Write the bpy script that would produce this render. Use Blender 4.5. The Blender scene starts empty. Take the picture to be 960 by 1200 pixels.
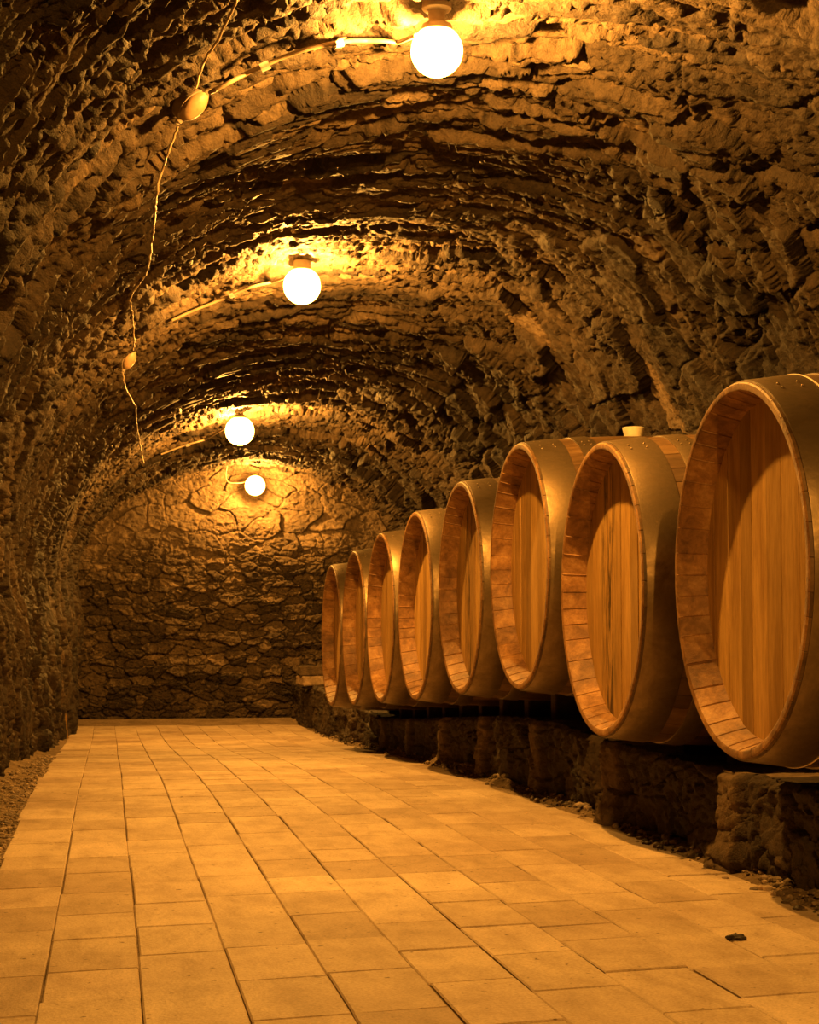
import bpy, bmesh, math, random
import numpy as np
from mathutils import Vector, Matrix
from mathutils.bvhtree import BVHTree

random.seed(7)
RNG = np.random.RandomState(11)
SC = bpy.context.scene
COL = SC.collection
PI = math.pi
EYE = 0.73            # eye height above the near floor (metres)
FPX = 2100.0          # focal length in pixels of the 960 px wide frame

# ------------------------------------------------------------------ camera
VX, VY = 127.0, 735.0
pitch = math.atan((VY - 600) / FPX)
yaw = math.atan((480 - VX) / FPX * math.cos(pitch))
FW = Vector((math.sin(yaw) * math.cos(pitch), math.cos(yaw) * math.cos(pitch), math.sin(pitch)))
RT = Vector((math.cos(yaw), -math.sin(yaw), 0))
UP = RT.cross(FW)
EYEP = Vector((0, 0, EYE))
cd = bpy.data.cameras.new('camera')
cam = bpy.data.objects.new('camera', cd)
COL.objects.link(cam)
cam.matrix_world = Matrix((
    (RT.x, UP.x, -FW.x, 0), (RT.y, UP.y, -FW.y, 0), (RT.z, UP.z, -FW.z, EYE), (0, 0, 0, 1)))
cd.sensor_fit = 'HORIZONTAL'
cd.sensor_width = 36
cd.lens = FPX / 960 * 36
cd.clip_start = 0.05
SC.camera = cam


def ray(x, y):
    return (FW + RT * ((x - 480) / FPX) + UP * ((600 - y) / FPX)).normalized()


# ------------------------------------------------------------------ helpers
def link(name, me, mat=None, parent=None):
    o = bpy.data.objects.new(name, me)
    COL.objects.link(o)
    if mat:
        me.materials.append(mat)
    if parent:
        o.parent = parent
    return o


def tag(o, label=None, cat=None, group=None, kind=None):
    if label: o['label'] = label
    if cat: o['category'] = cat
    if group: o['group'] = group
    if kind: o['kind'] = kind
    return o


def thing(name, loc, label, cat, group=None, rz=0.0):
    e = bpy.data.objects.new(name, None)
    COL.objects.link(e)
    e.empty_display_size = 0.1
    e.location = loc
    e.rotation_euler = (0, 0, rz)
    return tag(e, label, cat, group)


def copy_tree(o, parent=None):
    c = o.copy()
    COL.objects.link(c)
    if parent:
        c.parent = parent
    for ch in list(o.children):
        copy_tree(ch, c)
    return c


def bm_obj(name, bm, mat, parent=None, smooth=True, sharp=35):
    me = bpy.data.meshes.new(name)
    bm.normal_update()
    bm.to_mesh(me)
    bm.free()
    if smooth:
        me.polygons.foreach_set('use_smooth', [True] * len(me.polygons))
        me.set_sharp_from_angle(angle=math.radians(sharp))
    return link(name, me, mat, parent)


def grid_mesh(name, V, attr=None, flip=False):
    """V: (n, m, 3) array -> quad mesh; attr: (n, m) per-vertex tone."""
    n, m = V.shape[:2]
    me = bpy.data.meshes.new(name)
    idx = np.arange(n * m, dtype=np.int32).reshape(n, m)
    q = np.stack([idx[:-1, :-1], idx[1:, :-1], idx[1:, 1:], idx[:-1, 1:]], -1).reshape(-1, 4)
    if flip:
        q = q[:, ::-1]
    nf = len(q)
    me.vertices.add(n * m)
    me.vertices.foreach_set('co', V.reshape(-1).astype(np.float32))
    me.loops.add(nf * 4)
    me.loops.foreach_set('vertex_index', np.ascontiguousarray(q).reshape(-1))
    me.polygons.add(nf)
    me.polygons.foreach_set('loop_start', np.arange(0, nf * 4, 4, dtype=np.int32))
    me.polygons.foreach_set('use_smooth', np.ones(nf, dtype=bool))
    me.update(calc_edges=True)
    if attr is not None:
        a = me.attributes.new('tone', 'FLOAT', 'POINT')
        a.data.foreach_set('value', attr.reshape(-1).astype(np.float32))
    return me


def tube(bm, pts, r, seg=8, cap=True):
    """round tube through pts; r scalar or list"""
    pts = [Vector(p) for p in pts]
    rings = []
    up = Vector((0.13, 0.21, 1)).normalized()
    prev = None
    for i, p in enumerate(pts):
        a = pts[max(i - 1, 0)]; b = pts[min(i + 1, len(pts) - 1)]
        t = (b - a).normalized()
        if prev is None:
            n = t.cross(up)
            if n.length < 1e-3: n = t.cross(Vector((1, 0, 0)))
        else:
            n = prev - t * prev.dot(t)
        n.normalize(); prev = n
        w = t.cross(n)
        rr = r[i] if isinstance(r, (list, tuple)) else r
        rings.append([bm.verts.new(p + n * (rr * math.cos(2 * PI * k / seg)) + w * (rr * math.sin(2 * PI * k / seg))) for k in range(seg)])
    for a, b in zip(rings[:-1], rings[1:]):
        for k in range(seg):
            bm.faces.new((a[k], a[(k + 1) % seg], b[(k + 1) % seg], b[k]))
    if cap:
        bm.faces.new(rings[0][::-1]); bm.faces.new(rings[-1])
    return rings


def smooth_pts(pts, n=6):
    """Catmull-Rom through pts"""
    P = [Vector(p) for p in pts]
    P = [P[0] * 2 - P[1]] + P + [P[-1] * 2 - P[-2]]
    out = []
    for i in range(1, len(P) - 2):
        for k in range(n):
            t = k / n
            a, b, c, d = P[i - 1:i + 3]
            out.append(0.5 * ((2 * b) + (c - a) * t + (2 * a - 5 * b + 4 * c - d) * t * t + (3 * b - a - 3 * c + d) * t ** 3))
    out.append(P[-2])
    return out


def lathe(bm, prof, axis='X', seg=64, close=False, wob=None):
    """prof: list of (t, r) along the axis"""
    rings = []
    for t, r in prof:
        ring = []
        for k in range(seg):
            a = 2 * PI * k / seg
            rr = r if wob is None else r * wob(a)
            c, s = math.cos(a) * rr, math.sin(a) * rr
            ring.append(bm.verts.new((t, c, s) if axis == 'X' else (c, s, t)))
        rings.append(ring)
    pairs = list(zip(rings[:-1], rings[1:]))
    if close:
        pairs.append((rings[-1], rings[0]))
    for a, b in pairs:
        for k in range(seg):
            f = (a[k], b[k], b[(k + 1) % seg], a[(k + 1) % seg])
            bm.faces.new(f[::-1] if axis == 'X' else f[::-1])
    return rings


def rough_box(bm, cx, cy, cz, sx, sy, sz, j=0.01, bev=0.008, rot=0.0, cuts=2, seed=0):
    r = random.Random(seed)
    b = bmesh.new()
    bmesh.ops.create_cube(b, size=1)
    bmesh.ops.scale(b, vec=(sx, sy, sz), verts=b.verts)
    bmesh.ops.bevel(b, geom=b.edges[:], offset=bev, segments=2, affect='EDGES')
    bmesh.ops.subdivide_edges(b, edges=[e for e in b.edges if e.calc_length() > 0.04], cuts=cuts, use_grid_fill=True)
    for v in b.verts:
        v.co += Vector((r.uniform(-j, j), r.uniform(-j, j), r.uniform(-j, j)))
    bmesh.ops.rotate(b, cent=(0, 0, 0), matrix=Matrix.Rotation(rot, 3, 'Z'), verts=b.verts)
    bmesh.ops.translate(b, vec=(cx, cy, cz), verts=b.verts)
    me = bpy.data.meshes.new('tmp')
    b.to_mesh(me); b.free()
    bm.from_mesh(me)
    bpy.data.meshes.remove(me)


# ------------------------------------------------------------------ numpy noise
def h2(ix, iy, seed):
    ix = ix.astype(np.int64); iy = iy.astype(np.int64)
    h = (ix * 374761393 + iy * 668265263 + seed * 974634777) & 0xffffffff
    h = ((h ^ (h >> 13)) * 1274126177) & 0xffffffff
    h = ((h ^ (h >> 16)) * 2246822519) & 0xffffffff
    h = h ^ (h >> 15)
    return (h & 0xffffff) / float(0x1000000)


def vnoise(x, y, seed=0):
    ix, iy = np.floor(x), np.floor(y)
    fx, fy = x - ix, y - iy
    fx = fx * fx * fx * (fx * (fx * 6 - 15) + 10); fy = fy * fy * fy * (fy * (fy * 6 - 15) + 10)
    a = h2(ix, iy, seed); b = h2(ix + 1, iy, seed); c = h2(ix, iy + 1, seed); d = h2(ix + 1, iy + 1, seed)
    return (a * (1 - fx) + b * fx) * (1 - fy) + (c * (1 - fx) + d * fx) * fy - 0.5


def fbm(x, y, oct=4, seed=0):
    s = 0; a = 1.0
    for o in range(oct):
        s = s + a * vnoise(x * 2 ** o + 17.3 * o, y * 2 ** o - 9.1 * o, seed + o)
        a *= 0.5
    return s


def sstep(a, b, x):
    t = np.clip((x - a) / (b - a), 0, 1)
    return t * t * (3 - 2 * t)


def voro(x, y, seed, jit=0.85):
    ix, iy = np.floor(x), np.floor(y)
    f1 = np.full(x.shape, 9.0); f2 = np.full(x.shape, 9.0)
    cx = np.zeros(x.shape); cy = np.zeros(x.shape); r1 = np.zeros(x.shape); r2 = np.zeros(x.shape); r3 = np.zeros(x.shape)
    for dx in (-1, 0, 1):
        for dy in (-1, 0, 1):
            jx, jy = ix + dx, iy + dy
            px = jx + 0.5 + (h2(jx, jy, seed) - 0.5) * jit
            py = jy + 0.5 + (h2(jx, jy, seed + 1) - 0.5) * jit
            d = np.abs(x - px) ** 1.6 + np.abs(y - py) ** 1.6
            d = d ** (1 / 1.6)
            near = d < f1
            f2 = np.where(near, f1, np.minimum(f2, d))
            f1 = np.where(near, d, f1)
            cx = np.where(near, x - px, cx); cy = np.where(near, y - py, cy)
            r1 = np.where(near, h2(jx, jy, seed + 2), r1)
            r2 = np.where(near, h2(jx, jy, seed + 3), r2)
            r3 = np.where(near, h2(jx, jy, seed + 4), r3)
    return f1, f2, cx, cy, r1, r2, r3


def stones(a, b, sa, sb, seed, warp=0.35, tilt=0.05, step=0.05, crack=0.04, cw=0.16, shear=0.0):
    """recess depth (metres, >= 0 mostly) and tone of a rough rubble wall"""
    wa = a + warp * sa * 2 * fbm(a / sa * .9, b / sb * .9, 2, seed + 50)
    wb = b + warp * sb * 2 * fbm(a / sa * .9 + 31, b / sb * .9 + 7, 2, seed + 60) + shear * a
    f1, f2, cx, cy, r1, r2, r3 = voro(wa / sa, wb / sb, seed)
    edge = f2 - f1
    d = step * r1 ** 1.5 + tilt * ((r2 - .5) * cx + (r3 - .5) * cy) * 1.4 + crack * (1 - sstep(0.0, cw, edge))
    return d, r3 * .6 + r1 * .4, edge


# ------------------------------------------------------------------ materials
def new_mat(name):
    m = bpy.data.materials.new(name)
    m.use_nodes = True
    nt = m.node_tree
    b = nt.nodes['Principled BSDF']
    return m, nt, b


def N(nt, t, **kw):
    n = nt.nodes.new(t)
    for k, v in kw.items():
        if k in n.inputs.keys() if isinstance(k, str) else False:
            n.inputs[k].default_value = v
        else:
            setattr(n, k, v)
    return n


def ramp(nt, src, stops):
    r = nt.nodes.new('ShaderNodeValToRGB')
    el = r.color_ramp.elements
    while len(el) < len(stops): el.new(0.5)
    for e, (p, c) in zip(el, stops):
        e.position = p
        e.color = (*c, 1) if len(c) == 3 else c
    nt.links.new(src, r.inputs[0])
    return r


def noise(nt, vec, scale, detail=5, rough=.6, dist=0.0):
    n = nt.nodes.new('ShaderNodeTexNoise')
    n.inputs['Scale'].default_value = scale
    n.inputs['Detail'].default_value = detail
    n.inputs['Roughness'].default_value = rough
    n.inputs['Distortion'].default_value = dist
    nt.links.new(vec, n.inputs['Vector'])
    return n


def mapping(nt, vec, scale=(1, 1, 1), rot=(0, 0, 0)):
    m = nt.nodes.new('ShaderNodeMapping')
    m.inputs['Scale'].default_value = scale
    m.inputs['Rotation'].default_value = rot
    nt.links.new(vec, m.inputs['Vector'])
    return m.outputs[0]


def mixc(nt, a, b, fac, mode='MIX'):
    m = nt.nodes.new('ShaderNodeMix')
    m.data_type = 'RGBA'; m.blend_type = mode
    for sock, v in ((m.inputs[6], a), (m.inputs[7], b), (m.inputs[0], fac)):
        if hasattr(v, 'is_output') or hasattr(v, 'links'):
            nt.links.new(v, sock)
        else:
            sock.default_value = (*v, 1) if isinstance(v, tuple) and len(v) == 3 else v
    return m.outputs[2]


def add_bump(nt, bsdf, src, strength=.5, dist=.01, prev=None):
    b = nt.nodes.new('ShaderNodeBump')
    b.inputs['Strength'].default_value = strength
    b.inputs['Distance'].default_value = dist
    nt.links.new(src, b.inputs['Height'])
    if prev: nt.links.new(prev, b.inputs['Normal'])
    nt.links.new(b.outputs[0], bsdf.inputs['Normal'])
    return b.outputs[0]


def attr(nt, name):
    a = nt.nodes.new('ShaderNodeAttribute')
    a.attribute_name = name
    return a.outputs['Fac']


def coord(nt, which='Object'):
    return nt.nodes.new('ShaderNodeTexCoord').outputs[which]


def stone_mat(name, lo, mid, hi, rough=.75, bump=.012, spec=.35):
    m, nt, b = new_mat(name)
    v = coord(nt)
    n1 = noise(nt, v, 3.0, 6, .65)
    n2 = noise(nt, v, 22, 7, .75, .4)
    n3 = noise(nt, mapping(nt, v, (1, 1, 1)), 90, 3, .7)
    base = ramp(nt, attr(nt, 'tone'), [(0.1, lo), (0.5, mid), (0.95, hi)])
    var = ramp(nt, n1.outputs[0], [(.3, (.55, .5, .45)), (.7, (1.25, 1.2, 1.15))])
    c = mixc(nt, base.outputs[0], var.outputs[0], 1.0, 'MULTIPLY')
    fine = ramp(nt, n2.outputs[0], [(.3, (.5, .48, .45)), (.5, (.95, .95, .95)), (.72, (1.5, 1.45, 1.4))])
    c = mixc(nt, c, fine.outputs[0], 1.0, 'MULTIPLY')
    nt.links.new(c, b.inputs['Base Color'])
    rr = ramp(nt, n1.outputs[0], [(.3, (rough - .2,) * 3), (.7, (rough + .15,) * 3)])
    nt.links.new(rr.outputs[0], b.inputs['Roughness'])
    b.inputs['Specular IOR Level'].default_value = spec
    p = add_bump(nt, b, n2.outputs[0], 1.0, bump)
    add_bump(nt, b, n3.outputs[0], 1.0, bump * .6, p)
    return m


M = {}
M['vault'] = stone_mat('vault_stone', (.028, .019, .012), (.092, .065, .040), (.21, .155, .10))
M['left'] = stone_mat('left_wall_stone', (.026, .017, .010), (.088, .060, .036), (.21, .15, .092), rough=.7, bump=.016)
M['back'] = stone_mat('back_wall_stone', (.040, .027, .018), (.11, .079, .050), (.23, .17, .11), bump=.018)
M['plinth'] = stone_mat('plinth_stone', (.03, .02, .013), (.075, .053, .034), (.2, .145, .09), bump=.012)
M['slab'] = stone_mat('slab_stone', (.2, .15, .1), (.34, .26, .18), (.45, .36, .26), bump=.006)


def paving_mat():
    m, nt, b = new_mat('paving_tile')
    v = coord(nt)
    base = ramp(nt, attr(nt, 'tone'), [(0, (.36, .27, .19)), (.5, (.50, .40, .29)), (1, (.60, .49, .37))])
    n0 = noise(nt, v, 1.1, 4, .6)
    n1 = noise(nt, mapping(nt, v, (1, .45, 1)), 9, 7, .7, .3)
    n2 = noise(nt, v, 130, 3, .7)
    n3 = noise(nt, v, 42, 2, .5)
    c = mixc(nt, base.outputs[0], ramp(nt, n0.outputs[0], [(.3, (.70, .64, .6)), (.65, (1.08, 1.08, 1.06))]).outputs[0], 1.0, 'MULTIPLY')
    c = mixc(nt, c, ramp(nt, n1.outputs[0], [(.3, (.7, .66, .6)), (.55, (1, 1, 1)), (.75, (1.15, 1.15, 1.15))]).outputs[0], 1.0, 'MULTIPLY')
    c = mixc(nt, c, ramp(nt, n2.outputs[0], [(.35, (.78, .76, .74)), (.6, (1.05, 1.05, 1.05))]).outputs[0], 1.0, 'MULTIPLY')
    c = mixc(nt, c, ramp(nt, n3.outputs[0], [(.25, (.25, .2, .16)), (.32, (1, 1, 1))]).outputs[0], 1.0, 'MULTIPLY')
    nt.links.new(c, b.inputs['Base Color'])
    b.inputs['Roughness'].default_value = .72
    b.inputs['Specular IOR Level'].default_value = .3
    p = add_bump(nt, b, n1.outputs[0], .8, .006)
    add_bump(nt, b, n2.outputs[0], .6, .002, p)
    return m


def earth_mat(name, lo, hi):
    m, nt, b = new_mat(name)
    v = coord(nt)
    n1 = noise(nt, v, 55, 5, .75)
    n2 = noise(nt, v, 5, 4, .6)
    c = ramp(nt, n1.outputs[0], [(.3, lo), (.7, hi)]).outputs[0]
    c = mixc(nt, c, ramp(nt, n2.outputs[0], [(.3, (.6, .56, .52)), (.7, (1.15, 1.12, 1.1))]).outputs[0], 1.0, 'MULTIPLY')
    nt.links.new(c, b.inputs['Base Color'])
    b.inputs['Roughness'].default_value = .95
    b.inputs['Specular IOR Level'].default_value = .15
    add_bump(nt, b, n1.outputs[0], 1, .012)
    return m


def wood_mat(name, lo, mid, hi, stretch, scale=6, rough=.5, stain=.5, spec=.4, bump=.002, tonescale=1.0):
    m, nt, b = new_mat(name)
    v = coord(nt)
    oi = nt.nodes.new('ShaderNodeObjectInfo')
    add = nt.nodes.new('ShaderNodeVectorMath'); add.operation = 'MULTIPLY_ADD'
    add.inputs[1].default_value = (37, 19, 23)
    cmb = nt.nodes.new('ShaderNodeCombineXYZ')
    for i in range(3): nt.links.new(oi.outputs['Random'], cmb.inputs[i])
    nt.links.new(cmb.outputs[0], add.inputs[0]); nt.links.new(v, add.inputs[2])
    vv = add.outputs[0]
    g = noise(nt, mapping(nt, vv, stretch), scale, 6, .65, .6)
    g2 = noise(nt, mapping(nt, vv, tuple(s * 3 for s in stretch)), scale * 2, 4, .7)
    s = noise(nt, mapping(nt, vv, tuple(max(t, .25) for t in stretch)), 2.2, 4, .6, .3)
    t = ramp(nt, attr(nt, 'tone'), [(0, (.62, .58, .54)), (1, (1.3, 1.26, 1.2))])
    c = ramp(nt, g.outputs[0], [(.28, lo), (.5, mid), (.75, hi)]).outputs[0]
    c = mixc(nt, c, t.outputs[0], tonescale, 'MULTIPLY')
    c = mixc(nt, c, ramp(nt, g2.outputs[0], [(.3, (.78, .74, .7)), (.6, (1.06, 1.06, 1.06))]).outputs[0], 1.0, 'MULTIPLY')
    c = mixc(nt, c, ramp(nt, s.outputs[0], [(.3, (.35, .28, .22)), (.52, (1, 1, 1))]).outputs[0], stain, 'MULTIPLY')
    nt.links.new(c, b.inputs['Base Color'])
    b.inputs['Roughness'].default_value = rough
    b.inputs['Specular IOR Level'].default_value = spec
    add_bump(nt, b, g2.outputs[0], .7, bump)
    return m


M['paving'] = paving_mat()
M['earth'] = earth_mat('dark_earth', (.12, .088, .055), (.32, .24, .15))
M['gravel'] = stone_mat('gravel', (.1, .075, .05), (.22, .17, .12), (.38, .3, .22), bump=.004)
M['stave'] = wood_mat('stave_wood', (.05, .03, .013), (.12, .072, .031), (.21, .135, .065), (.35, 2.2, 2.2), 5, .5, .55)
M['chime'] = wood_mat('chime_wood', (.10, .045, .016), (.27, .14, .05), (.46, .28, .12), (2, 2, 2), 8, .6, .85, tonescale=.45)
M['head'] = wood_mat('head_wood', (.33, .19, .055), (.52, .335, .115), (.62, .43, .17), (2.4, 2.4, .3), 6, .5, .35)
M['head_stained'] = wood_mat('stained_head_wood', (.33, .19, .055), (.52, .335, .115), (.62, .43, .17), (2.4, 2.4, .3), 6, .5, .35)
_nt = M['head_stained'].node_tree; _b = _nt.nodes['Principled BSDF']
_src = _b.inputs['Base Color'].links[0].from_socket
_sep = _nt.nodes.new('ShaderNodeSeparateXYZ'); _nt.links.new(coord(_nt), _sep.inputs[0])
_w = _nt.nodes.new('ShaderNodeMath'); _w.operation = 'ABSOLUTE'
_s0 = _nt.nodes.new('ShaderNodeMath'); _s0.operation = 'ADD'; _s0.inputs[1].default_value = .16
_nt.links.new(_sep.outputs[1], _s0.inputs[0]); _nt.links.new(_s0.outputs[0], _w.inputs[0])
_band = ramp(_nt, _w.outputs[0], [(.02, (1, 1, 1)), (.12, (0, 0, 0))])
_n = noise(_nt, mapping(_nt, coord(_nt), (14, 14, 1.3)), 2.2, 6, .75)
_mul = _nt.nodes.new('ShaderNodeMath'); _mul.operation = 'MULTIPLY'
_k = ramp(_nt, _n.outputs[0], [(.47, (0, 0, 0)), (.56, (1, 1, 1))])
_nt.links.new(_band.outputs[0], _mul.inputs[0]); _nt.links.new(_k.outputs[0], _mul.inputs[1])
_nt.links.new(mixc(_nt, _src, (.035, .025, .015), _mul.outputs[0]), _b.inputs['Base Color'])
M['old_wood'] = wood_mat('old_wood', (.04, .026, .014), (.08, .052, .03), (.13, .09, .05), (2, .4, 2), 6, .8, .6, tonescale=0.0)


def metal_mat(name, c1, c2, rough=.42):
    m, nt, b = new_mat(name)
    v = coord(nt)
    n1 = noise(nt, v, 7, 6, .7, .4)
    n2 = noise(nt, v, 60, 4, .7)
    c = ramp(nt, n1.outputs[0], [(.3, c1), (.7, c2)]).outputs[0]
    nt.links.new(c, b.inputs['Base Color'])
    b.inputs['Metallic'].default_value = .75
    r = ramp(nt, n1.outputs[0], [(.3, (rough + .2,) * 3), (.7, (rough - .05,) * 3)])
    nt.links.new(r.outputs[0], b.inputs['Roughness'])
    add_bump(nt, b, n2.outputs[0], .35, .002)
    return m


M['hoop'] = metal_mat('galvanised_hoop', (.11, .078, .044), (.30, .225, .14), .36)
M['wire'] = metal_mat('bright_wire', (.6, .5, .4), (.8, .7, .6), .3)
M['clip'] = metal_mat('clip_metal', (.6, .55, .48), (.85, .8, .72), .35)


def plain(name, c, rough=.5, spec=.4):
    m, nt, b = new_mat(name)
    n = noise(nt, coord(nt), 30, 4, .6)
    k = ramp(nt, n.outputs[0], [(.3, tuple(x * .75 for x in c)), (.7, tuple(min(1, x * 1.1) for x in c))])
    nt.links.new(k.outputs[0], b.inputs['Base Color'])
    b.inputs['Roughness'].default_value = rough
    b.inputs['Specular IOR Level'].default_value = spec
    return m


M['bung'] = plain('cream_silicone', (.75, .68, .5), .5)
M['cable'] = plain('old_cable', (.36, .27, .17), .5)
M['conduit'] = plain('conduit_plastic', (.26, .19, .12), .45)
M['box'] = plain('junction_cover', (.30, .19, .10), .5)
M['socket'] = plain('lamp_holder', (.22, .17, .12), .5)
M['chip'] = plain('dark_chip', (.05, .04, .035), .8)


LCOL = (1.0, .435, .062, 1)


def glow_mat(name, strength):
    m = bpy.data.materials.new(name)
    m.use_nodes = True
    nt = m.node_tree
    nt.nodes.clear()
    e = nt.nodes.new('ShaderNodeEmission')
    e.inputs[0].default_value = LCOL
    e.inputs[1].default_value = strength
    t = nt.nodes.new('ShaderNodeBsdfTransparent')
    t.inputs[0].default_value = (.9, .9, .9, 1)
    a = nt.nodes.new('ShaderNodeAddShader')
    nt.links.new(e.outputs[0], a.inputs[0]); nt.links.new(t.outputs[0], a.inputs[1])
    o = nt.nodes.new('ShaderNodeOutputMaterial')
    nt.links.new(a.outputs[0], o.inputs[0])
    return m


# ------------------------------------------------------------------ tunnel shape
def itp(y, pts):
    xs = [p[0] for p in pts]; ys = [p[1] for p in pts]
    y = np.asarray(y, dtype=float)
    return (np.interp(y - .7, xs, ys) + np.interp(y - .35, xs, ys) + np.interp(y, xs, ys) + np.interp(y + .35, xs, ys) + np.interp(y + .7, xs, ys)) / 5


def floor_z(y): return itp(y, [(-5, 0), (7, 0), (8.5, -.015), (10.7, -.06), (12.3, -.12), (13.8, -.17), (15.6, -.2), (18, -.218), (25, -.22)])
def x_left(y): return itp(y, [(-5, -.62), (9.2, -.60), (11.6, -.52), (15.6, -.38), (18, -.29), (25, -.29)])
def x_right(y): return itp(y, [(-5, 3.32), (9, 3.28), (18, 3.05), (25, 3.05)])
def crown(y): return EYE + itp(y, [(-5, 2.08), (8.6, 2.08), (9.8, 2.05), (14.5, 1.76), (18, 1.59), (25, 1.58)])
def spring(y): return EYE + itp(y, [(-5, .25), (10, .27), (18, .42), (25, .42)])


Y_BACK = 18.0
VL, VR = 0.17, 0.83     # where the profile passes from wall to vault


def profile(y, v):
    """nominal inner surface; y, v broadcastable arrays; returns X, Z, nx, nz (outward normal)"""
    xl, xr, z0, zc, zf = x_left(y), x_right(y), spring(y), crown(y), floor_z(y) - .12
    xc = (xl + xr) / 2; a = (xr - xl) / 2; b = zc - z0
    tl = np.clip(v / VL, 0, 1); tr = np.clip((1 - v) / (1 - VR), 0, 1)
    th = np.clip((v - VL) / (VR - VL), 0, 1) * PI
    X = xc - a * np.cos(th); Z = z0 + b * np.sin(th)
    nx = -np.cos(th) / a; nz = np.sin(th) / b
    L = np.sqrt(nx * nx + nz * nz)
    nx, nz = nx / L, nz / L
    isl = v < VL; isr = v > VR
    X = np.where(isl, xl, np.where(isr, xr, X))
    Z = np.where(isl, zf + (z0 - zf) * tl, np.where(isr, zf + (z0 - zf) * tr, Z))
    nx = np.where(isl, -1, np.where(isr, 1, nx)); nz = np.where(isl | isr, 0, nz)
    return X, Z, nx, nz


ys = [-1.6]
while ys[-1] < 3.2: ys.append(ys[-1] + .07)
while ys[-1] < Y_BACK + .12: ys.append(ys[-1] * 1.00175)
ys = np.array(ys)
vs = np.concatenate([np.linspace(0, VL, 130, endpoint=False), np.linspace(VL, VR, 660, endpoint=False), np.linspace(VR, 1, 60)])
YY, VV = np.meshgrid(ys, vs, indexing='ij')
PX, PZ, NX, NZ = profile(YY, VV)
AA = (VV - .5) * 6.9     # about the arc length in metres, 0 at the crown

def hit_simple(px_, py_):
    d = ray(px_, py_); t = 1.0
    while t < 30:
        p = EYEP + d * t
        xl, xr, z0, zc = float(x_left(p.y)), float(x_right(p.y)), float(spring(p.y)), float(crown(p.y))
        if ((p.x - (xl + xr) / 2) / ((xr - xl) / 2)) ** 2 + (max(p.z - z0, 0) / (zc - z0)) ** 2 > 1: break
        t += .02
    return p


dS, tS, eS = stones(AA, YY, .34, .125, 3, warp=.45, tilt=.05, step=.09, crack=.045, cw=.18, shear=.25)
dS2, tS2, eS2 = stones(AA, YY, .11, .045, 23, warp=.6, tilt=.02, step=.028, crack=.010, cw=.3, shear=.3)
dR, tR, eR = stones(AA, YY, .27, .31, 43, warp=.32, tilt=.12, step=.13, crack=.05, cw=.13, shear=-.35)
dR2, tR2, eR2 = stones(AA, YY, .085, .11, 63, warp=.45, tilt=.04, step=.05, crack=.015, cw=.2, shear=-.3)
pk = sstep(-.05, .25, fbm(AA * 1.3, YY * 1.2, 3, 65)); dR2 = dR2 * (.35 + .65 * pk)
dL, tL, eL = stones(AA, YY, .40, .17, 83, warp=.35, tilt=.14, step=.16, crack=.06, cw=.16, shear=.55)
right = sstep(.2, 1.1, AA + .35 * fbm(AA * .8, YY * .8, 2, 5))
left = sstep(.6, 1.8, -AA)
leftf = sstep(9.0, 6.5, YY + 1.2 * fbm(AA, YY, 2, 6))
D = (dS + dS2) * (1 - right) * (1 - left) + (dR + dR2) * right + ((dL + dS2 * .8) * leftf + (dL * .45 + dS2 * 1.3) * (1 - leftf)) * left
T = tS * (1 - right) * (1 - left) + tR * right + tL * left
# plastered smoother patches with mortar over the stones, in the ceiling
patch = sstep(.05, .3, fbm(AA * .55 + 3, YY * .42, 3, 91)) * (1 - left) * .55
D = D * (1 - patch) + patch * .035
D = D + .07 * fbm(AA * 1.2, YY * 1.0, 3, 71) + .018 * np.abs(fbm(AA * 6, YY * 11, 4, 72))
q_ = .030 * (1 + .5 * vnoise(AA * 2, YY * 3, 78)); ph = .02 * fbm(AA * 5, YY * 9, 3, 79)
D = D * .35 + .65 * (np.floor((D + ph) / q_) + sstep(.7, 1.0, (D + ph) / q_ - np.floor((D + ph) / q_))) * q_
d5, t5, e5 = stones(AA, YY, .060, .030, 143, warp=.6, tilt=.018, step=.016, crack=.006, cw=.25, shear=.1)
pk5 = sstep(-.2, .3, fbm(AA * 2.1, YY * 2.3, 3, 145))
D = D + d5 * (.3 + .7 * pk5) + .013 * fbm(AA * 26, YY * 38, 4, 77) - .012
D = np.maximum(D, -.02 - .0 * AA)
hole = hit_simple(952, -8)
D = D + .30 * sstep(.20, .10, np.sqrt((PX - hole.x) ** 2 + ((YY - hole.y) * .5) ** 2 + (PZ - hole.z) ** 2))
# the bulging ragged foot of the left side
foot = sstep(-2.25, -2.6, AA)
D = D - foot * (.06 + .07 * fbm(AA * 2.2, YY * 1.6, 3, 93)) + foot * .05 * np.abs(fbm(AA * 2.2, YY * 12, 4, 95))
D = np.maximum(D, -.13)
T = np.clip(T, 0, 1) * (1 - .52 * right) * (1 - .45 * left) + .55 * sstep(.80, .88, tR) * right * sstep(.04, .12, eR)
cells = D
VX3 = np.stack([PX + NX * D, YY + .0 * D, PZ + NZ * D], -1)
VX3[..., 1] += .03 * fbm(AA * 7, YY * 7, 2, 99)
iL, iR = 130, 790
bvh_meshes = []
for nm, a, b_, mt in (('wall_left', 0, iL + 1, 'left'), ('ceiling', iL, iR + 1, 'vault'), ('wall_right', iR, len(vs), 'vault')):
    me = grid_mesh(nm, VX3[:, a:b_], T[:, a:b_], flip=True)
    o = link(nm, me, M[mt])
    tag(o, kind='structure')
ceil_o = bpy.data.objects['ceiling']

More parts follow.
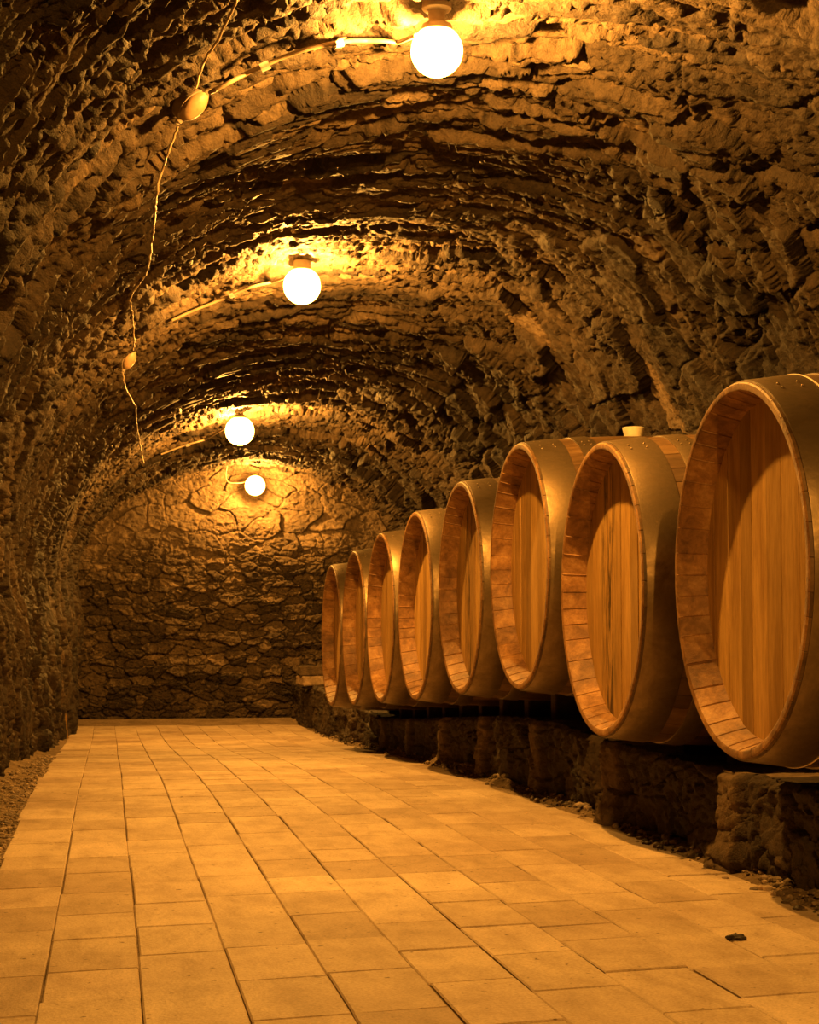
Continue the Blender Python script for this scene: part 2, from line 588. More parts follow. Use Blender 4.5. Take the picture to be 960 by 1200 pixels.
# back wall
xs = np.linspace(-.75, 3.6, 560); zs = np.linspace(-.4, 2.75, 420)
XX, ZZ = np.meshgrid(xs, zs, indexing='ij')
big = sstep(1.25, 1.75, ZZ + .3 * fbm(XX, ZZ, 2, 8))
d1, t1, e1 = stones(XX, ZZ, .19, .085, 103, warp=.3, tilt=.05, step=.06, crack=.04, cw=.14)
d2, t2, e2 = stones(XX, ZZ, .30, .19, 113, warp=.22, tilt=.06, step=.035, crack=.022, cw=.07)
d3, t3, e3 = stones(XX, ZZ, .06, .04, 123, warp=.5, tilt=.02, step=.03, crack=.012, cw=.3)
DB = (d2 + .35 * d3) * big + (d1 + d3) * (1 - big) + .05 * fbm(XX * 1.5, ZZ * 1.5, 3, 9) + .012 * fbm(XX * 22, ZZ * 26, 3, 10)
TB = (t2 * .5 + .45) * big + (t1 * .75 + .35 * sstep(.85, .93, t1)) * (1 - big)
me = grid_mesh('wall_back', np.stack([XX, Y_BACK - .02 + DB, ZZ], -1), TB, flip=True)
tag(link('wall_back', me, M['back']), kind='structure')

# ------------------------------------------------------------------ floor
gx = np.linspace(-.9, 3.5, 260)
gy = [-1.6]
while gy[-1] < Y_BACK + .2: gy.append(gy[-1] + (.06 if gy[-1] < 2.5 else gy[-1] * .0045))
gy = np.array(gy)
GY, GX = np.meshgrid(gy, gx, indexing='ij')
Z = floor_z(GY) - .0062
ls = sstep(-.30, -.40, GX); Z = Z + ls * (.004 + .05 * sstep(-.38, -.62, GX) + .02 * fbm(GX * 9, GY * 9, 4, 201))
rs = sstep(1.78, 1.90, GX + .04 * fbm(GY * 3, GX * 0, 2, 203))
Z = Z + rs * (.016 + .07 * np.maximum(fbm(GY * 1.4, GX * 3, 3, 205) + .12, 0) + .02 * fbm(GX * 14, GY * 14, 3, 206))
bk = sstep(17.3, 18.0, GY + .3 * fbm(GX * 2, GY * 2, 2, 209)); Z = Z + bk * .05
me = grid_mesh('floor', np.stack([GX, GY, Z], -1), .5 + fbm(GX * 5, GY * 5, 2, 207), flip=True)
tag(link('floor', me, M['earth']), kind='structure')

# paving slabs: one surface, columns of tiles with staggered cross joints
PV, PF, PT = [], [], []
x0p, pw = -.318, .195
ncol = 11
for c in range(ncol):
    y = -1.4 + random.uniform(-.3, 0)
    while y < 17.55 + random.uniform(-.25, .15):
        ln = random.choice([.37, .38, .39, .40, .36, .41, .2, .3, .39, .385])
        xa = x0p + pw * c + random.uniform(-.003, .003) + .0025 * math.sin(y * 1.3 + c)
        xb = x0p + pw * (c + 1) + .0025 * math.sin(y * 1.3 + c + 1) - .001
        g = .0015
        gx_ = random.uniform(.0002, .0009); g = random.choice([.0003, .0006, .0014, .0028])
        if c == 0: xa -= random.uniform(0, .02)
        if c == ncol - 1: xb += random.uniform(-.01, .02)
        hz = random.uniform(-.0012, .0012)
        tx, ty = random.uniform(-.004, .004), random.uniform(-.007, .007)
        sk = .15 * (xb - xa)
        zt = float(floor_z(y + ln / 2)); sl = (float(floor_z(y + ln)) - float(floor_z(y))) / ln
        j = [random.uniform(-.004, .004) for _ in range(8)]
        cor = [(xa + gx_, y + g + j[0], 0), (xb - gx_, y + g + sk + j[1], 0), (xb - gx_, y + ln - g + sk + j[2], 0), (xa + gx_, y + ln - g + j[3], 0)]
        cx = (xa + xb) / 2; cy = y + ln / 2
        base = len(PV)
        n = 0
        for inset, dz in ((0, -.03), (0, -.003), (.0035, 0)):
            for (px_, py_, _) in cor:
                qx = px_ + (cx - px_) / abs(cx - px_) * inset
                qy = py_ + (cy - py_) / abs(cy - py_) * inset
                PV.append((qx, qy, zt + sl * (qy - cy) + hz + tx * (qx - cx) + ty * (qy - cy) + dz))
        for l in (0, 4):
            for k in range(4):
                PF.append((base + l + k, base + l + (k + 1) % 4, base + l + 4 + (k + 1) % 4, base + l + 4 + k))
        PF.append((base + 8, base + 9, base + 10, base + 11))
        PT += [random.betavariate(2.5, 2.5)] * 12
        y += ln
me = bpy.data.meshes.new('paving')
me.from_pydata(PV, [], PF)
at = me.attributes.new('tone', 'FLOAT', 'POINT'); at.data.foreach_set('value', PT)
me.update()
tag(link('paving', me, M['paving']), kind='structure')


# gravel along the left wall and rubble at the plinth foot (uncountable)
def pebbles(name, n, fx, fy, smin, smax, mat, label, seed):
    r = random.Random(seed)
    b0 = bmesh.new(); bmesh.ops.create_icosphere(b0, subdivisions=1, radius=1)
    V0 = np.array([v.co[:] for v in b0.verts]); F0 = np.array([[v.index for v in f.verts] for f in b0.faces]); b0.free()
    Vs, Fs, Ts = [], [], []
    for i in range(n):
        s = smin + (smax - smin) * r.random() ** 3
        y = fy(r); x = fx(r, y)
        sc = np.array([s * r.uniform(.7, 1.4), s * r.uniform(.7, 1.4), s * r.uniform(.45, .9)])
        a = r.uniform(0, PI); R = np.array([[math.cos(a), -math.sin(a), 0], [math.sin(a), math.cos(a), 0], [0, 0, 1]])
        jit = 1 + .25 * (np.random.RandomState(i).rand(len(V0), 1) - .5)
        P = (V0 * jit * sc) @ R.T + np.array([x, y, ground(x, y) + s * .25])
        Fs.append(F0 + len(V0) * i); Vs.append(P); Ts += [r.random()] * len(V0)
    me = bpy.data.meshes.new(name)
    me.from_pydata(np.concatenate(Vs).tolist(), [], np.concatenate(Fs).tolist())
    at = me.attributes.new('tone', 'FLOAT', 'POINT'); at.data.foreach_set('value', Ts)
    o = link(name, me, mat)
    return tag(o, label, 'gravel', kind='stuff')


_fb = bpy.data.objects['floor'].data
_fv = np.empty(len(_fb.vertices) * 3); _fb.vertices.foreach_get('co', _fv)
_FZ = _fv.reshape(len(gy), len(gx), 3)[..., 2]


def ground(x, y):
    i = min(max(np.searchsorted(gy, y), 0), len(gy) - 1); k = min(max(np.searchsorted(gx, x), 0), len(gx) - 1)
    return float(_FZ[i, k])


pebbles('gravel', 2600, lambda r, y: float(x_left(y)) + .10 + (-.425 - float(x_left(y))) * r.random() ** .8, lambda r: 4.5 + 7.5 * r.random() ** 1.4, .004, .014,
        M['gravel'], 'loose brown gravel strip between the left wall and the paving', 5)
pebbles('rubble', 1100, lambda r, y: 1.87 - .10 * r.random() ** 2.4, lambda r: 4.1 + 12 * r.random() ** 1.5, .004, .02,
        M['gravel'], 'crumbled stone debris along the foot of the plinth under the barrels', 6)

# dark lump on the paving
r_ = ray(862, 1099); t_ = (-EYE + .006) / r_.z; p_ = EYEP + r_ * t_
bm = bmesh.new()
bmesh.ops.create_icosphere(bm, subdivisions=3, radius=1)
for v in bm.verts:
    q = v.co.copy()
    k = 1 + .9 * float(fbm(np.array(q.x * 2.3 + 4), np.array(q.y * 2.3 + q.z * 1.3), 3, 301))
    v.co = Vector((q.x * .021 * k, q.y * .014 * k, q.z * .009 * k))
o = bm_obj('stone_chip', bm, M['chip'], sharp=60)
o.location = p_; tag(o, 'small black chip lying on the bright paving near the right foreground', 'stone')

# ------------------------------------------------------------------ barrels
BL = 1.06; RH, RB = .5, .54
def rad(t): return RH + (RB - RH) * (1 - (2 * t / BL - 1) ** 2)


def box_faces_tone(bm, lay, faces, val):
    for f in faces: f[lay] = val


def barrel_prototype():
    root = thing('barrel', (0, 0, 0), '', 'barrel', 'wine barrels on the plinth')
    zc = RB
    ns = 40
    # --- staves: body with shallow grooves, chime and inner rim
    bm = bmesh.new(); lay = bm.faces.layers.float.new('tone')
    rnd = random.Random(3)
    ang = []
    w = [rnd.uniform(.75, 1.25) for _ in range(ns)]; tot = sum(w)
    a0 = 0
    for i in range(ns):
        da = w[i] / tot * 2 * PI; gr = .0035
        for k, (fr, dep) in enumerate(((0, 1), (gr / da, 0), (.33, 0), (.67, 0), (1 - gr / da, 0))):
            ang.append((a0 + da * fr, dep, i))
        a0 += da
    tones = [rnd.random() for _ in range(ns)]
    th = .030
    prof = [(.095, .450), (.0905, .452), (.05, .462), (.012, .474), (.002, RH - .022), (0, RH - .018), (0, RH - .004), (.004, rad(0))]
    for k in range(1, 14): prof.append((BL * k / 14, rad(BL * k / 14)))
    prof += [(BL - .004, rad(BL)), (BL, RH - .004), (BL, RH - .02), (BL - .05, .462), (BL - .095, .450)]
    rings = []
    for (t, r) in prof:
        rings.append([bm.verts.new((t, math.cos(a) * (r - .0025 * dep), zc + math.sin(a) * (r - .0025 * dep))) for (a, dep, i) in ang])
    n = len(ang)
    for j in range(len(rings) - 1):
        for k in range(n):
            f = bm.faces.new((rings[j][k], rings[j][(k + 1) % n], rings[j + 1][(k + 1) % n], rings[j + 1][k]))
            f[lay] = tones[ang[k][2]]
            f.material_index = 1 if prof[j][0] < .004 or j < 6 else 0
    bmesh.ops.recalc_face_normals(bm, faces=bm.faces)
    o = bm_obj('staves', bm, M['stave'], root, sharp=30)
    o.data.materials.append(M['chime'])
    # --- heads of vertical boards
    for hx, sgn, nm in ((.085, 1, 'head'), (BL - .085, -1, 'head')):
        bm = bmesh.new(); lay = bm.faces.layers.float.new('tone')
        R = .455
        y = -R; rr = random.Random(9 if sgn > 0 else 10)
        while y < R - .01:
            wd = rr.uniform(.075, .125)
            y1 = min(y + wd, R)
            if R - y1 < .04: y1 = R
            g = .0012
            top = []; bot = []
            for k in range(9):
                yy = y + g + (y1 - y - 2 * g) * k / 8
                zz = math.sqrt(max(R * R - yy * yy, 1e-6))
                top.append((yy, zz)); bot.append((yy, -zz))
            loop = bot + top[::-1]
            xoff = rr.uniform(-.0012, .0012)
            fr = [bm.verts.new((hx + xoff, a, zc + b)) for a, b in loop]
            bk_ = [bm.verts.new((hx + xoff + sgn * .022, a, zc + b)) for a, b in loop]
            tn = rr.random()
            fs = [bm.faces.new(fr), bm.faces.new(bk_[::-1])]
            for k in range(len(fr)):
                k2 = (k + 1) % len(fr)
                fs.append(bm.faces.new((fr[k], bk_[k], bk_[k2], fr[k2])))
            for f in fs: f[lay] = tn
            y = y1
        bmesh.ops.recalc_face_normals(bm, faces=bm.faces)
        bm_obj('head', bm, M['head'], root, smooth=False)
    # --- hoops
    for (t0, t1) in ((.012, .145), (.20, .275), (BL - .275, BL - .20), (BL - .145, BL - .012)):
        bm = bmesh.new()
        th = .0035
        pr = [(t0, rad(t0) - .002), (t0, rad(t0) + th), (t0 + .003, rad(t0) + th + .001), (t1 - .003, rad(t1) + th + .001), (t1, rad(t1) + th), (t1, rad(t1) - .002)]
        lathe(bm, pr, 'X', 120)
        # overlap joint and two rivets
        for ra in (1.95, 2.02):
            for rt in (.3, .7):
                tt = t0 + (t1 - t0) * rt; r2 = rad(tt) + th + .001
                m = Matrix.Translation((tt, math.cos(ra) * r2, math.sin(ra) * r2)) @ Matrix.Rotation(ra - PI / 2, 4, 'X')
                bmesh.ops.create_uvsphere(bm, u_segments=10, v_segments=6, radius=.004, matrix=m)
        bmesh.ops.recalc_face_normals(bm, faces=bm.faces)
        for v in bm.verts: v.co.z += zc
        bm_obj('hoop', bm, M['hoop'], root, sharp=40)
    # --- bung
    bm = bmesh.new()
    prf = [(0, .0001), (-.02, .034), (.008, .040), (.032, .046), (.037, .0465), (.039, .044), (.039, .030), (.034, .027), (.033, .0001)]
    lathe(bm, [(t, r) for t, r in prf[1:]], 'Z', 32)
    f = [v for v in bm.verts if abs(v.co.z - .042) < 1e-5]
    bmesh.ops.recalc_face_normals(bm, faces=bm.faces)
    for v in bm.verts: v.co += Vector((BL / 2 - .03, 0, zc + rad(BL / 2)))
    o = bm_obj('bung', bm, M['bung'], root, sharp=40)
    tag(o, 'cream coloured bung')
    return root


BX = [(1.645, 4.565, .152), (1.655, 5.951, .131), (1.643, 7.143, .249), (1.637, 8.351, .188), (1.611, 9.465, .116),
      (1.590, 10.562, .058), (1.578, 11.655, -.003), (1.567, 12.760, -.058)]
BLAB = ['nearest and largest looking wine barrel, cut off by the right edge',
        'low set second wine barrel from the right, black streaks on its head',
        'highest standing wine barrel, third from the right, with a cream bung on top',
        'fourth wine barrel from the right, just left of the barrel with the cream bung',
        'fifth wine barrel from the right, in the middle of the row on the plinth',
        'third wine barrel from the far left end of the row, brightly lit hoop',
        'second wine barrel from the far left end of the row',
        'farthest wine barrel, at the left end of the row near the back wall']
ROW_RZ = -.010 + .0
proto = barrel_prototype()
barrels = []
for i, (x, y, z) in enumerate(BX):
    b = proto if i == 0 else copy_tree(proto)
    b.location = (x, y, EYE + z - RB)
    b.rotation_euler = (0, 0, .011)
    b['label'] = BLAB[i]
    barrels.append(b)
for i, b in enumerate(barrels):
    for ch in b.children:
        if ch.name.startswith('head') and i % 2:
            ch.rotation_euler = (PI, 0, 0); ch.location = (0, 0, 2 * RB)
        if ch.name.startswith('head') and i in (1, 3, 4):
            ch.material_slots[0].link = 'OBJECT'
            ch.material_slots[0].material = M['head_stained']
# ------------------------------------------------------------------ plinth
gaps = [(BX[i][1] + BX[i + 1][1]) / 2 for i in range(7)]
gaps = [BX[0][1] - .69] + gaps + [BX[7][1] + .6]


def plinth_top(y):
    return itp(y, [(-5, .28), (4.5, .295), (6.5, .285), (7.2, .33), (8.3, .32), (9.5, .25), (10.6, .19), (11.7, .13), (12.9, .08), (13.1, .08), (13.9, .2), (18, .2)])


py = [2.2]
while py[-1] < Y_BACK + .02: py.append(py[-1] + max(.012, py[-1] * .0022))
py = np.array(py)
nfz = 60; ntx = 60
S = np.linspace(0, 1, nfz + ntx)
PYY, SS = np.meshgrid(py, S, indexing='ij')
ff = np.clip(SS * (nfz + ntx - 1) / nfz, 0, 1)            # up the front face
tt_ = np.clip((SS * (nfz + ntx - 1) - nfz) / (ntx - 1), 0, 1)  # along the top
zt = plinth_top(PYY); zf = floor_z(PYY) - .1
hz_ = zf + (zt - zf) * ff
xf = 1.875 - .05 * sstep(13.2, 13.6, PYY)
dP, tP, eP = stones(PYY, hz_, .30, .15, 303, warp=.3, tilt=.03, step=.02, crack=.018, cw=.1)
dP2, tP2, eP2 = stones(PYY, hz_, .05, .045, 313, warp=.5, tilt=.02, step=.015, crack=.006, cw=.3)
gap_lit = np.zeros_like(PYY); base_fl = np.zeros_like(PYY)
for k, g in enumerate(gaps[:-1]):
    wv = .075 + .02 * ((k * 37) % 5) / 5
    gap_lit = np.maximum(gap_lit, sstep(wv + .02, wv - .015, np.abs(PYY - g + .03 * np.sin(hz_ * 9 + k)))) 
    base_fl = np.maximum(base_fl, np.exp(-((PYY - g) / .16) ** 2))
hrel = (hz_ - floor_z(PYY))
jut = gap_lit * .028 + base_fl * .05 * sstep(.12, 0, hrel) * (PYY < 7.2)
front_x = xf + (dP + dP2) * (1 - .4 * gap_lit) - jut + .03 * fbm(PYY * 2, hz_ * 4, 3, 320) - .01
top_x = xf + tt_ * (3.45 - 1.855)
rnd_ = sstep(.94, 1, ff) * .02
X_ = np.where(tt_ > 0, front_x[:, nfz - 1:nfz] * (1 - tt_) + 3.45 * tt_ + 0 * top_x, front_x + rnd_)
Z_ = hz_ + np.where(tt_ > 0, .012 * fbm(PYY * 12, X_ * 12, 3, 330), 0)
Z_ = np.where(tt_ > 0, Z_ - .01, Z_)
tP = np.clip(tP * .6 + .5 * np.maximum(gap_lit, base_fl * sstep(.2, 0, hrel)), 0, 1)  # paler strips: light between the barrels painted into the stone tone
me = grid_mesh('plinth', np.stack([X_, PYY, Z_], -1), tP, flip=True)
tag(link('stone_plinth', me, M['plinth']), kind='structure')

# wooden blocks wedging every barrel on the plinth
k = 0
blk_names = ['nearest', 'second', 'third', 'fourth', 'fifth', 'sixth', 'seventh', 'eighth']
for i, (x, y, z) in enumerate(BX):
    for s in (-1, 1):
        yo = y + s * .27 + .0075
        top = EYE + z - math.sqrt(RB ** 2 - .27 ** 2) - .002
        pt = float(plinth_top(yo)) - .012
        hh = max(top - pt, .03)
        bm = bmesh.new()
        x0, x1 = 2.03, 2.5
        w = .10
        # wedge: higher on the side away from the barrel
        zi = EYE + z - math.sqrt(RB ** 2 - .22 ** 2) - .006
        zo = EYE + z - math.sqrt(RB ** 2 - .32 ** 2) - .006
        vs_ = []
        for xx in (x0, x1):
            for (yy, zz) in ((-s * .05, pt), (s * .05, pt), (s * .05, max(zo, pt + .02)), (-s * .05, max(zi, pt + .015))):
                vs_.append(bm.verts.new((xx - x0, yy, zz - pt)))
        for f in ((0, 1, 2, 3), (4, 5, 6, 7), (0, 1, 5, 4), (1, 2, 6, 5), (2, 3, 7, 6), (3, 0, 4, 7)):
            bm.faces.new([vs_[q] for q in f])
        bmesh.ops.recalc_face_normals(bm, faces=bm.faces)
        bmesh.ops.bevel(bm, geom=bm.edges[:], offset=.005, segments=2, affect='EDGES')
        o = bm_obj('wedge_block', bm, M['old_wood'])
        o.location = (x0, yo, pt)
        tag(o, 'dark wooden wedge under the %s edge of the %s barrel from the right' % ('near' if s < 0 else 'far', blk_names[i]), 'block', 'wedge blocks under the barrels')

# wire round the nearest barrel
bm = bmesh.new()
rw = rad(.15) + .004
pts = [(.145, math.cos(a) * rw, math.sin(a) * rw + RB) for a in np.linspace(0, 2 * PI, 121)[:-1]]
rings = tube(bm, pts + [pts[0]], .0022, 6, cap=False)
o = bm_obj('wire_band', bm, M['wire'], barrels[0])
o['label'] = 'thin bright wire'

# slabs stacked on the far end of the plinth
for (nm, cx, cy, cz, sx, sy, sz, rz, lb) in (
        ('stone_slab', 1.90, 16.6, .2 + .040, .30, .42, .085, .05, 'pale flat slab lying under another slab at the far plinth end'),
        ('stone_slab', 1.89, 16.66, .2 + .128, .28, .40, .085, -.06, 'upper darker slab of the two stacked on the far end of the plinth')):
    bm = bmesh.new()
    rough_box(bm, 0, 0, 0, sx, sy, sz, .004, .008, rz, 2, 5)
    o = bm_obj(nm, bm, M['slab'] if cz < .3 else M['plinth'], sharp=50)
    at = o.data.attributes.new('tone', 'FLOAT', 'POINT'); at.data.foreach_set('value', [.6] * len(o.data.vertices))
    o.location = (cx, cy, cz)
    tag(o, lb, 'slab', 'slabs on the plinth end')

# short board leaning at the far left corner
bm = bmesh.new()
rough_box(bm, 0, 0, .13, .02, .10, .27, .002, .004, 0, 1, 8)
o = bm_obj('wooden_board', bm, M['head'])
o.location = (-.33, 15.4, float(floor_z(15.4)) - .005); o.rotation_euler = (0, -.12, 0)
tag(o, 'short upright wooden board leaning on the foot of the left wall at the far corner', 'board')

# ------------------------------------------------------------------ ray casting on the built vault
def bvh_of(names):
    vv, ff = [], []
    off = 0
    for nme in names:
        m_ = bpy.data.objects[nme].data
        co = np.empty(len(m_.vertices) * 3, np.float32); m_.vertices.foreach_get('co', co)
        ix = np.empty(len(m_.loops), np.int32); m_.loops.foreach_get('vertex_index', ix)
        vv += co.reshape(-1, 3).tolist(); ff += (ix.reshape(-1, 4) + off).tolist(); off += len(m_.vertices)
    return BVHTree.FromPolygons(vv, ff)


BV = bvh_of(['wall_left', 'ceiling'])
BB = bvh_of(['wall_back'])


def nominal_hit(px, py, off=0.0):
    """point on the smooth nominal vault seen at (px, py), moved inward by off"""
    d = ray(px, py)
    lo, hi = 1.0, 40.0
    def inside(p):
        y = p.y
        xl, xr, z0, zc = float(x_left(y)), float(x_right(y)), float(spring(y)), float(crown(y))
        xc, a, b = (xl + xr) / 2, (xr - xl) / 2 - off, zc - z0 - off
        if p.z < z0: return abs(p.x - xc) < a
        return ((p.x - xc) / a) ** 2 + ((p.z - z0) / b) ** 2 < 1
    t = 1.0
    while inside(EYEP + d * t) and t < 30: t += .02
    return EYEP + d * t


def inward(p):
    y = p.y
    xl, xr, z0, zc = float(x_left(y)), float(x_right(y)), float(spring(y)), float(crown(y))
    xc, a, b = (xl + xr) / 2, (xr - xl) / 2, zc - z0
    n = Vector((-(p.x - xc) / a ** 2, 0, -max(p.z - z0, 0) / b ** 2))
    return n.normalized()


def sag_to_wall(p, maxd=.2):
    """push a point outward until just off the displaced stone"""
    n = inward(p)
    h = BV.ray_cast(p + n * .15, -n, maxd + .15)
    if h[0] is None: return p
    return h[0] + n * .008


# ------------------------------------------------------------------ lamps
LAMPS = [  # px, py, y, globe radius (enlarged to stand for the glare disc), strength, label
    ((512, 60), 5.8, .088, 'round glowing ceiling lamp nearest the camera, top centre, above the first barrels'),
    ((354, 335), 9.77, .104, 'second glowing ceiling lamp, halfway down the vault left of the centre'),
    ((281, 505), 14.5, .118, 'third glowing ceiling lamp, just above the small lamp of the back wall'),
]
M['globe'] = glow_mat('frosted_lamp_glass', 22)
POW = 1060.0            # W/sr-like factor shared by every lamp
def lamp(center, mount, rg, label, power, group, cat='lamp', name='ceiling_lamp'):
    n = (center - mount).normalized()
    root = thing(name, mount, label, cat, group)
    bm = bmesh.new()
    bmesh.ops.create_uvsphere(bm, u_segments=24, v_segments=16, radius=rg)
    g = bm_obj('globe', bm, M['globe'], root, sharp=180)
    g.location = center - mount
    ld = bpy.data.lights.new('bulb_light', 'POINT')
    ld.energy = power * 39.5; ld.color = LCOL[:3]; ld.shadow_soft_size = .028
    lo = bpy.data.objects.new('bulb_light', ld); COL.objects.link(lo)
    lo.location = center
    # cap + holder along n, collar widened to keep light off the ceiling
    bm = bmesh.new()
    Ln = (center - mount).length
    prf = [(-.02, .001), (-.02, .05), (.012, .05), (.018, .044), (.022, .03), (Ln - rg * 1.15, .028), (Ln - rg * 1.0, .05), (Ln - rg * .72, .056), (Ln - rg * .70, .050), (Ln - rg * .75, .001)]
    lathe(bm, prf, 'Z', 24)
    bmesh.ops.recalc_face_normals(bm, faces=bm.faces)
    h = bm_obj('holder', bm, M['socket'], root)
    h.rotation_mode = 'QUATERNION'
    h.rotation_quaternion = Vector((0, 0, 1)).rotation_difference(n)
    return root


lamp_pts = []
for (pxy, yy, rg, lb) in LAMPS:
    d = ray(*pxy); c = EYEP + d * (yy / d.y)
    h = BV.ray_cast(c, Vector((0, 0, 1)), 2)
    mz = h[0].z if h[0] else float(crown(yy))
    mount = Vector((c.x, c.y, mz - .0))
    lamp(c, mount, rg, lb, POW * 1e-2, 'ceiling lamps along the vault')
    lamp_pts.append((c, mount))
d = ray(299, 569); c4 = EYEP + d * (17.72 / d.y)
lamp(c4, Vector((c4.x, 18.0, c4.z)), .10, 'small glowing lamp on the back wall under the crown of the arch', POW * .45e-2, None, 'lamp', 'wall_lamp')
# the next lamp of the same line, above and behind the photographer
c0 = Vector((1.07, .9, EYE + 1.9)); h = BV.ray_cast(c0, Vector((0, 0, 1)), 2)
mount0 = h[0] if h[0] else Vector((1.07, .9, EYE + 2.1))
lamp(c0, Vector(mount0), .078, 'ceiling lamp of the same line above the photographer, outside the view', POW * .95e-2, 'ceiling lamps along the vault')


# ------------------------------------------------------------------ wiring
def run(pxs, off=.014, n=6, end=None, start=None, wob=0):
    """a wire lying on the built stone surface along the way seen through pxs"""
    q = smooth_pts([(x, y, 0) for x, y in pxs], n)
    ts = []
    for p in q:
        d = ray(p.x, p.y); h = BV.ray_cast(EYEP, d, 40)
        ts.append(h[3] if h[0] is not None else (nominal_hit(p.x, p.y) - EYEP).length)
    ts = np.array(ts); k = 2
    mn = np.array([ts[max(0, i - k):i + k + 1].min() for i in range(len(ts))])
    sm = np.array([mn[max(0, i - 1):i + 2].mean() for i in range(len(ts))])
    sm = np.minimum(sm, mn + .02)
    pts = [EYEP + ray(p.x, p.y) * (t - .03) for p, t in zip(q, sm)]
    pts = [p + inward(p) * (off + .004) for p in pts]
    if end is not None:
        a = pts[-1]
        for f in (.33, .66, 1): pts.append(a.lerp(end, f))
    if wob:
        rr = random.Random(4)
        pts = [p + Vector((rr.uniform(-wob, wob), rr.uniform(-wob, wob), rr.uniform(-wob, wob))) for p in pts]
    return pts


def simple_cable(name, pts, r, mat, label, cat='cable', group=None, seg=7):
    bm = bmesh.new()
    tube(bm, pts, r, seg)
    bmesh.ops.recalc_face_normals(bm, faces=bm.faces)
    return tag(bm_obj(name, bm, mat, sharp=70), label, cat, group)


def junction(px, py, size, label, to):
    p = run([(px, py), (px + 1, py)], .0)[0]; n = inward(p)
    tx = (EYEP + ray(*to) * (p - EYEP).length - p).normalized()
    n = (n + Vector((0, -.75, 0))); n = (n - tx * n.dot(tx)).normalized()
    root = thing('junction_box', p, label, 'junction box', 'oval junction boxes on the vault')
    ty = n.cross(tx)
    root.rotation_mode = 'QUATERNION'
    root.rotation_quaternion = Matrix(((tx.x, ty.x, n.x), (tx.y, ty.y, n.y), (tx.z, ty.z, n.z))).to_quaternion()
    def oval(prf, nm, mat, ex):
        bm = bmesh.new()
        lathe(bm, prf, 'Z', 36)
        for v in bm.verts: v.co.x *= ex
        for f in (-1,):
            pass
        bmesh.ops.recalc_face_normals(bm, faces=bm.faces)
        return bm_obj(nm, bm, mat, root)
    s = size
    oval([(-.12 * s - .02, .52 * s), (.12 * s, .52 * s), (.16 * s, .5 * s), (.17 * s, .44 * s)], 'base', M['socket'], 1.55)
    oval([(.12 * s, .46 * s), (.22 * s, .46 * s), (.34 * s, .40 * s), (.44 * s, .27 * s), (.48 * s, .12 * s), (.49 * s, .001)], 'cover', M['box'], 1.55)
    # cable glands at both ends
    for sg in (-1, 1):
        bm = bmesh.new()
        lathe(bm, [(.72 * s, .001), (.72 * s, .14 * s), (.86 * s, .15 * s), (.88 * s, .11 * s), (.98 * s, .10 * s), (.98 * s, .001)], 'X', 16)
        for v in bm.verts: v.co = Vector((v.co.x * sg, v.co.y, v.co.z + .12 * s))
        bmesh.ops.recalc_face_normals(bm, faces=bm.faces)
        bm_obj('gland', bm, M['socket'], root)
    return p


junction(224, 121, .088, 'oval junction box at upper left, at the end of the nearest lamp conduit', (243, 103))
junction(149, 420, .088, 'smaller looking oval junction box halfway down the hanging cable at left', (156, 408))


def conduit(pxs, end, r, label, clips):
    pts = run(pxs, end=end)
    root = thing('cable_conduit', pts[0], label, 'conduit', 'conduits feeding the ceiling lamps')
    bm = bmesh.new()
    tube(bm, [p - pts[0] for p in pts], r, 10)
    bmesh.ops.recalc_face_normals(bm, faces=bm.faces)
    bm_obj('pipe', bm, M['conduit'], root)
    for (cx, cy) in clips:
        p = nominal_hit(cx, cy, .012); n = inward(p)
        i = min(range(len(pts)), key=lambda k: (pts[k] - p).length)
        i = min(max(i, 1), len(pts) - 2)
        t = (pts[i + 1] - pts[i - 1]).normalized(); p = pts[i]
        w = t.cross(n).normalized()
        bm = bmesh.new()
        # saddle strap: a band bent over the pipe with two feet
        sec = [(-r * 4, -r * .8), (-r * 1.5, -r * .8), (-r * 1.5, r * .9), (-r * .9, r * 1.7), (r * .9, r * 1.7), (r * 1.5, r * .9), (r * 1.5, -r * .8), (r * 4, -r * .8)]
        sec = sec + [(a * 1.12, b + .004) for a, b in sec[::-1]]
        rg_ = []
        for s in (-.016, .016):
            rg_.append([bm.verts.new(p - pts[0] + t * s + w * a + n * b) for a, b in sec])
        m_ = len(sec)
        for k in range(m_):
            bm.faces.new((rg_[0][k], rg_[0][(k + 1) % m_], rg_[1][(k + 1) % m_], rg_[1][k]))
        bmesh.ops.recalc_face_normals(bm, faces=bm.faces)
        bm_obj('clip', bm, M['clip'], root, smooth=False)
    return root


def near_mount(i):
    c, m = lamp_pts[i]
    return c + Vector((-.07, 0, .05))


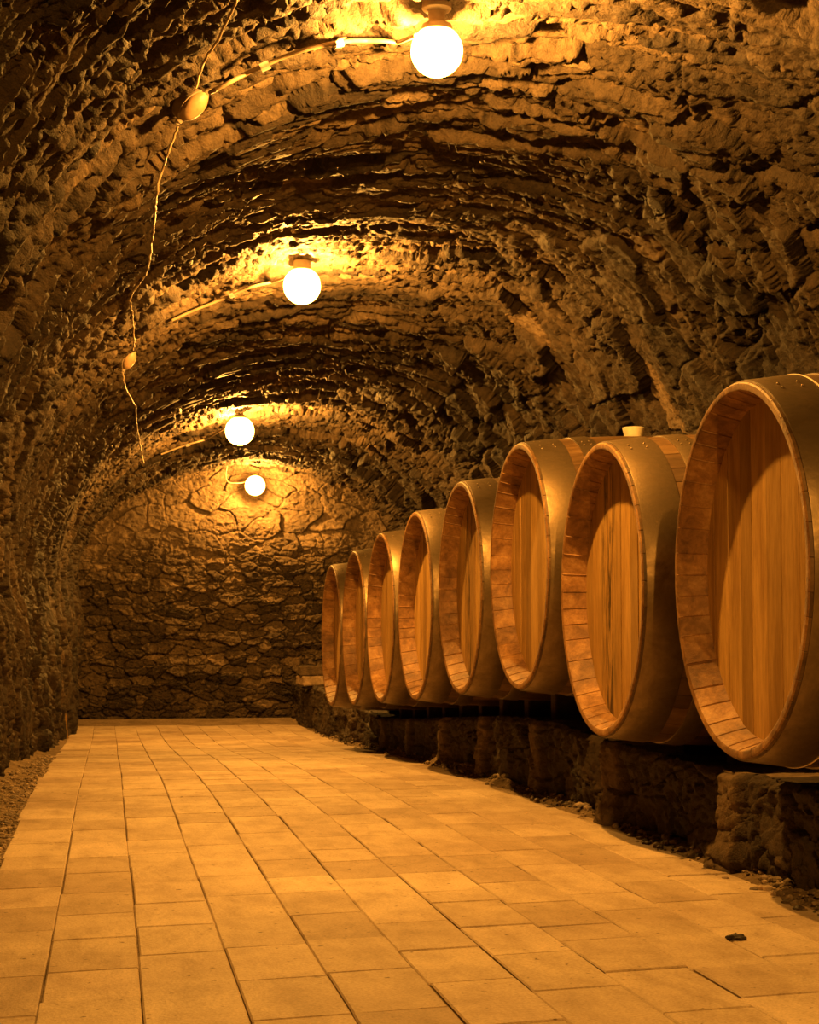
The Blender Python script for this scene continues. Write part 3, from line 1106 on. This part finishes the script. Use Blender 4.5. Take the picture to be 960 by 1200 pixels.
conduit([(243, 103), (262, 93), (300, 74), (350, 54), (402, 43), (440, 42), (466, 44)], near_mount(0), .008, 'pale conduit with two clips from the upper junction box to the nearest lamp', [(303, 73), (403, 43)])
conduit([(200, 372), (222, 362), (252, 350), (290, 334), (318, 327)], near_mount(1), .008, 'pale conduit feeding the second ceiling lamp', [(252, 350)])
conduit([(188, 530), (215, 520), (240, 513)], near_mount(2), .008, 'pale conduit feeding the third ceiling lamp', [(216, 520)])
simple_cable('electric_cable', run([(300, -60), (283, -25), (270, 2), (252, 40), (236, 66), (226, 98)], wob=.002), .0042, M['cable'],
             'thin cable coming from the top edge down to the upper oval junction box', group='loose cables on the left of the vault')
simple_cable('electric_cable', run([(206, 143), (199, 160), (188, 190), (181, 220), (179, 245), (176, 272), (173, 300), (168, 318), (157, 334), (150, 346), (152, 362), (154, 380), (155, 400), (153, 408)], wob=.003), .0046, M['cable'],
             'crooked cable hanging between the two oval junction boxes', group='loose cables on the left of the vault')
simple_cable('electric_cable', run([(142, 434), (144, 450), (150, 462), (157, 474), (158, 492), (161, 510), (164, 526), (167, 540)], wob=.003), .0055, M['cable'],
             'short crooked cable hanging below the lower oval junction box', group='loose cables on the left of the vault')
# wire loop beside the wall lamp
def bpt(x, y, yy): 
    d = ray(x, y); return EYEP + d * (yy / d.y)
pts = smooth_pts([bpt(271, 521, 17.80), bpt(268, 538, 17.84), bpt(265, 556, 17.88), bpt(268, 565, 17.88), bpt(282, 566, 17.88), bpt(292, 564, 17.9), Vector((c4.x, 17.93, c4.z))], 5)
simple_cable('electric_cable', pts, .0045, M['cable'], 'thin wire loop dropping to the lamp on the back wall')

# ------------------------------------------------------------------ world, view
w = bpy.data.worlds.new('world'); SC.world = w
w.use_nodes = True
w.node_tree.nodes['Background'].inputs[0].default_value = (.02, .012, .005, 1)
w.node_tree.nodes['Background'].inputs[1].default_value = .3
SC.view_settings.view_transform = 'Standard'
SC.view_settings.look = 'None'
SC.view_settings.exposure = 0
SC.view_settings.gamma = 1
SC.view_settings.use_curve_mapping = False
SC.cycles.max_bounces = 8
SC.cycles.diffuse_bounces = 5
SC.cycles.caustics_reflective = False
SC.cycles.caustics_refractive = False
SC.cycles.sample_clamp_indirect = 6
SC.cycles.use_denoising = True
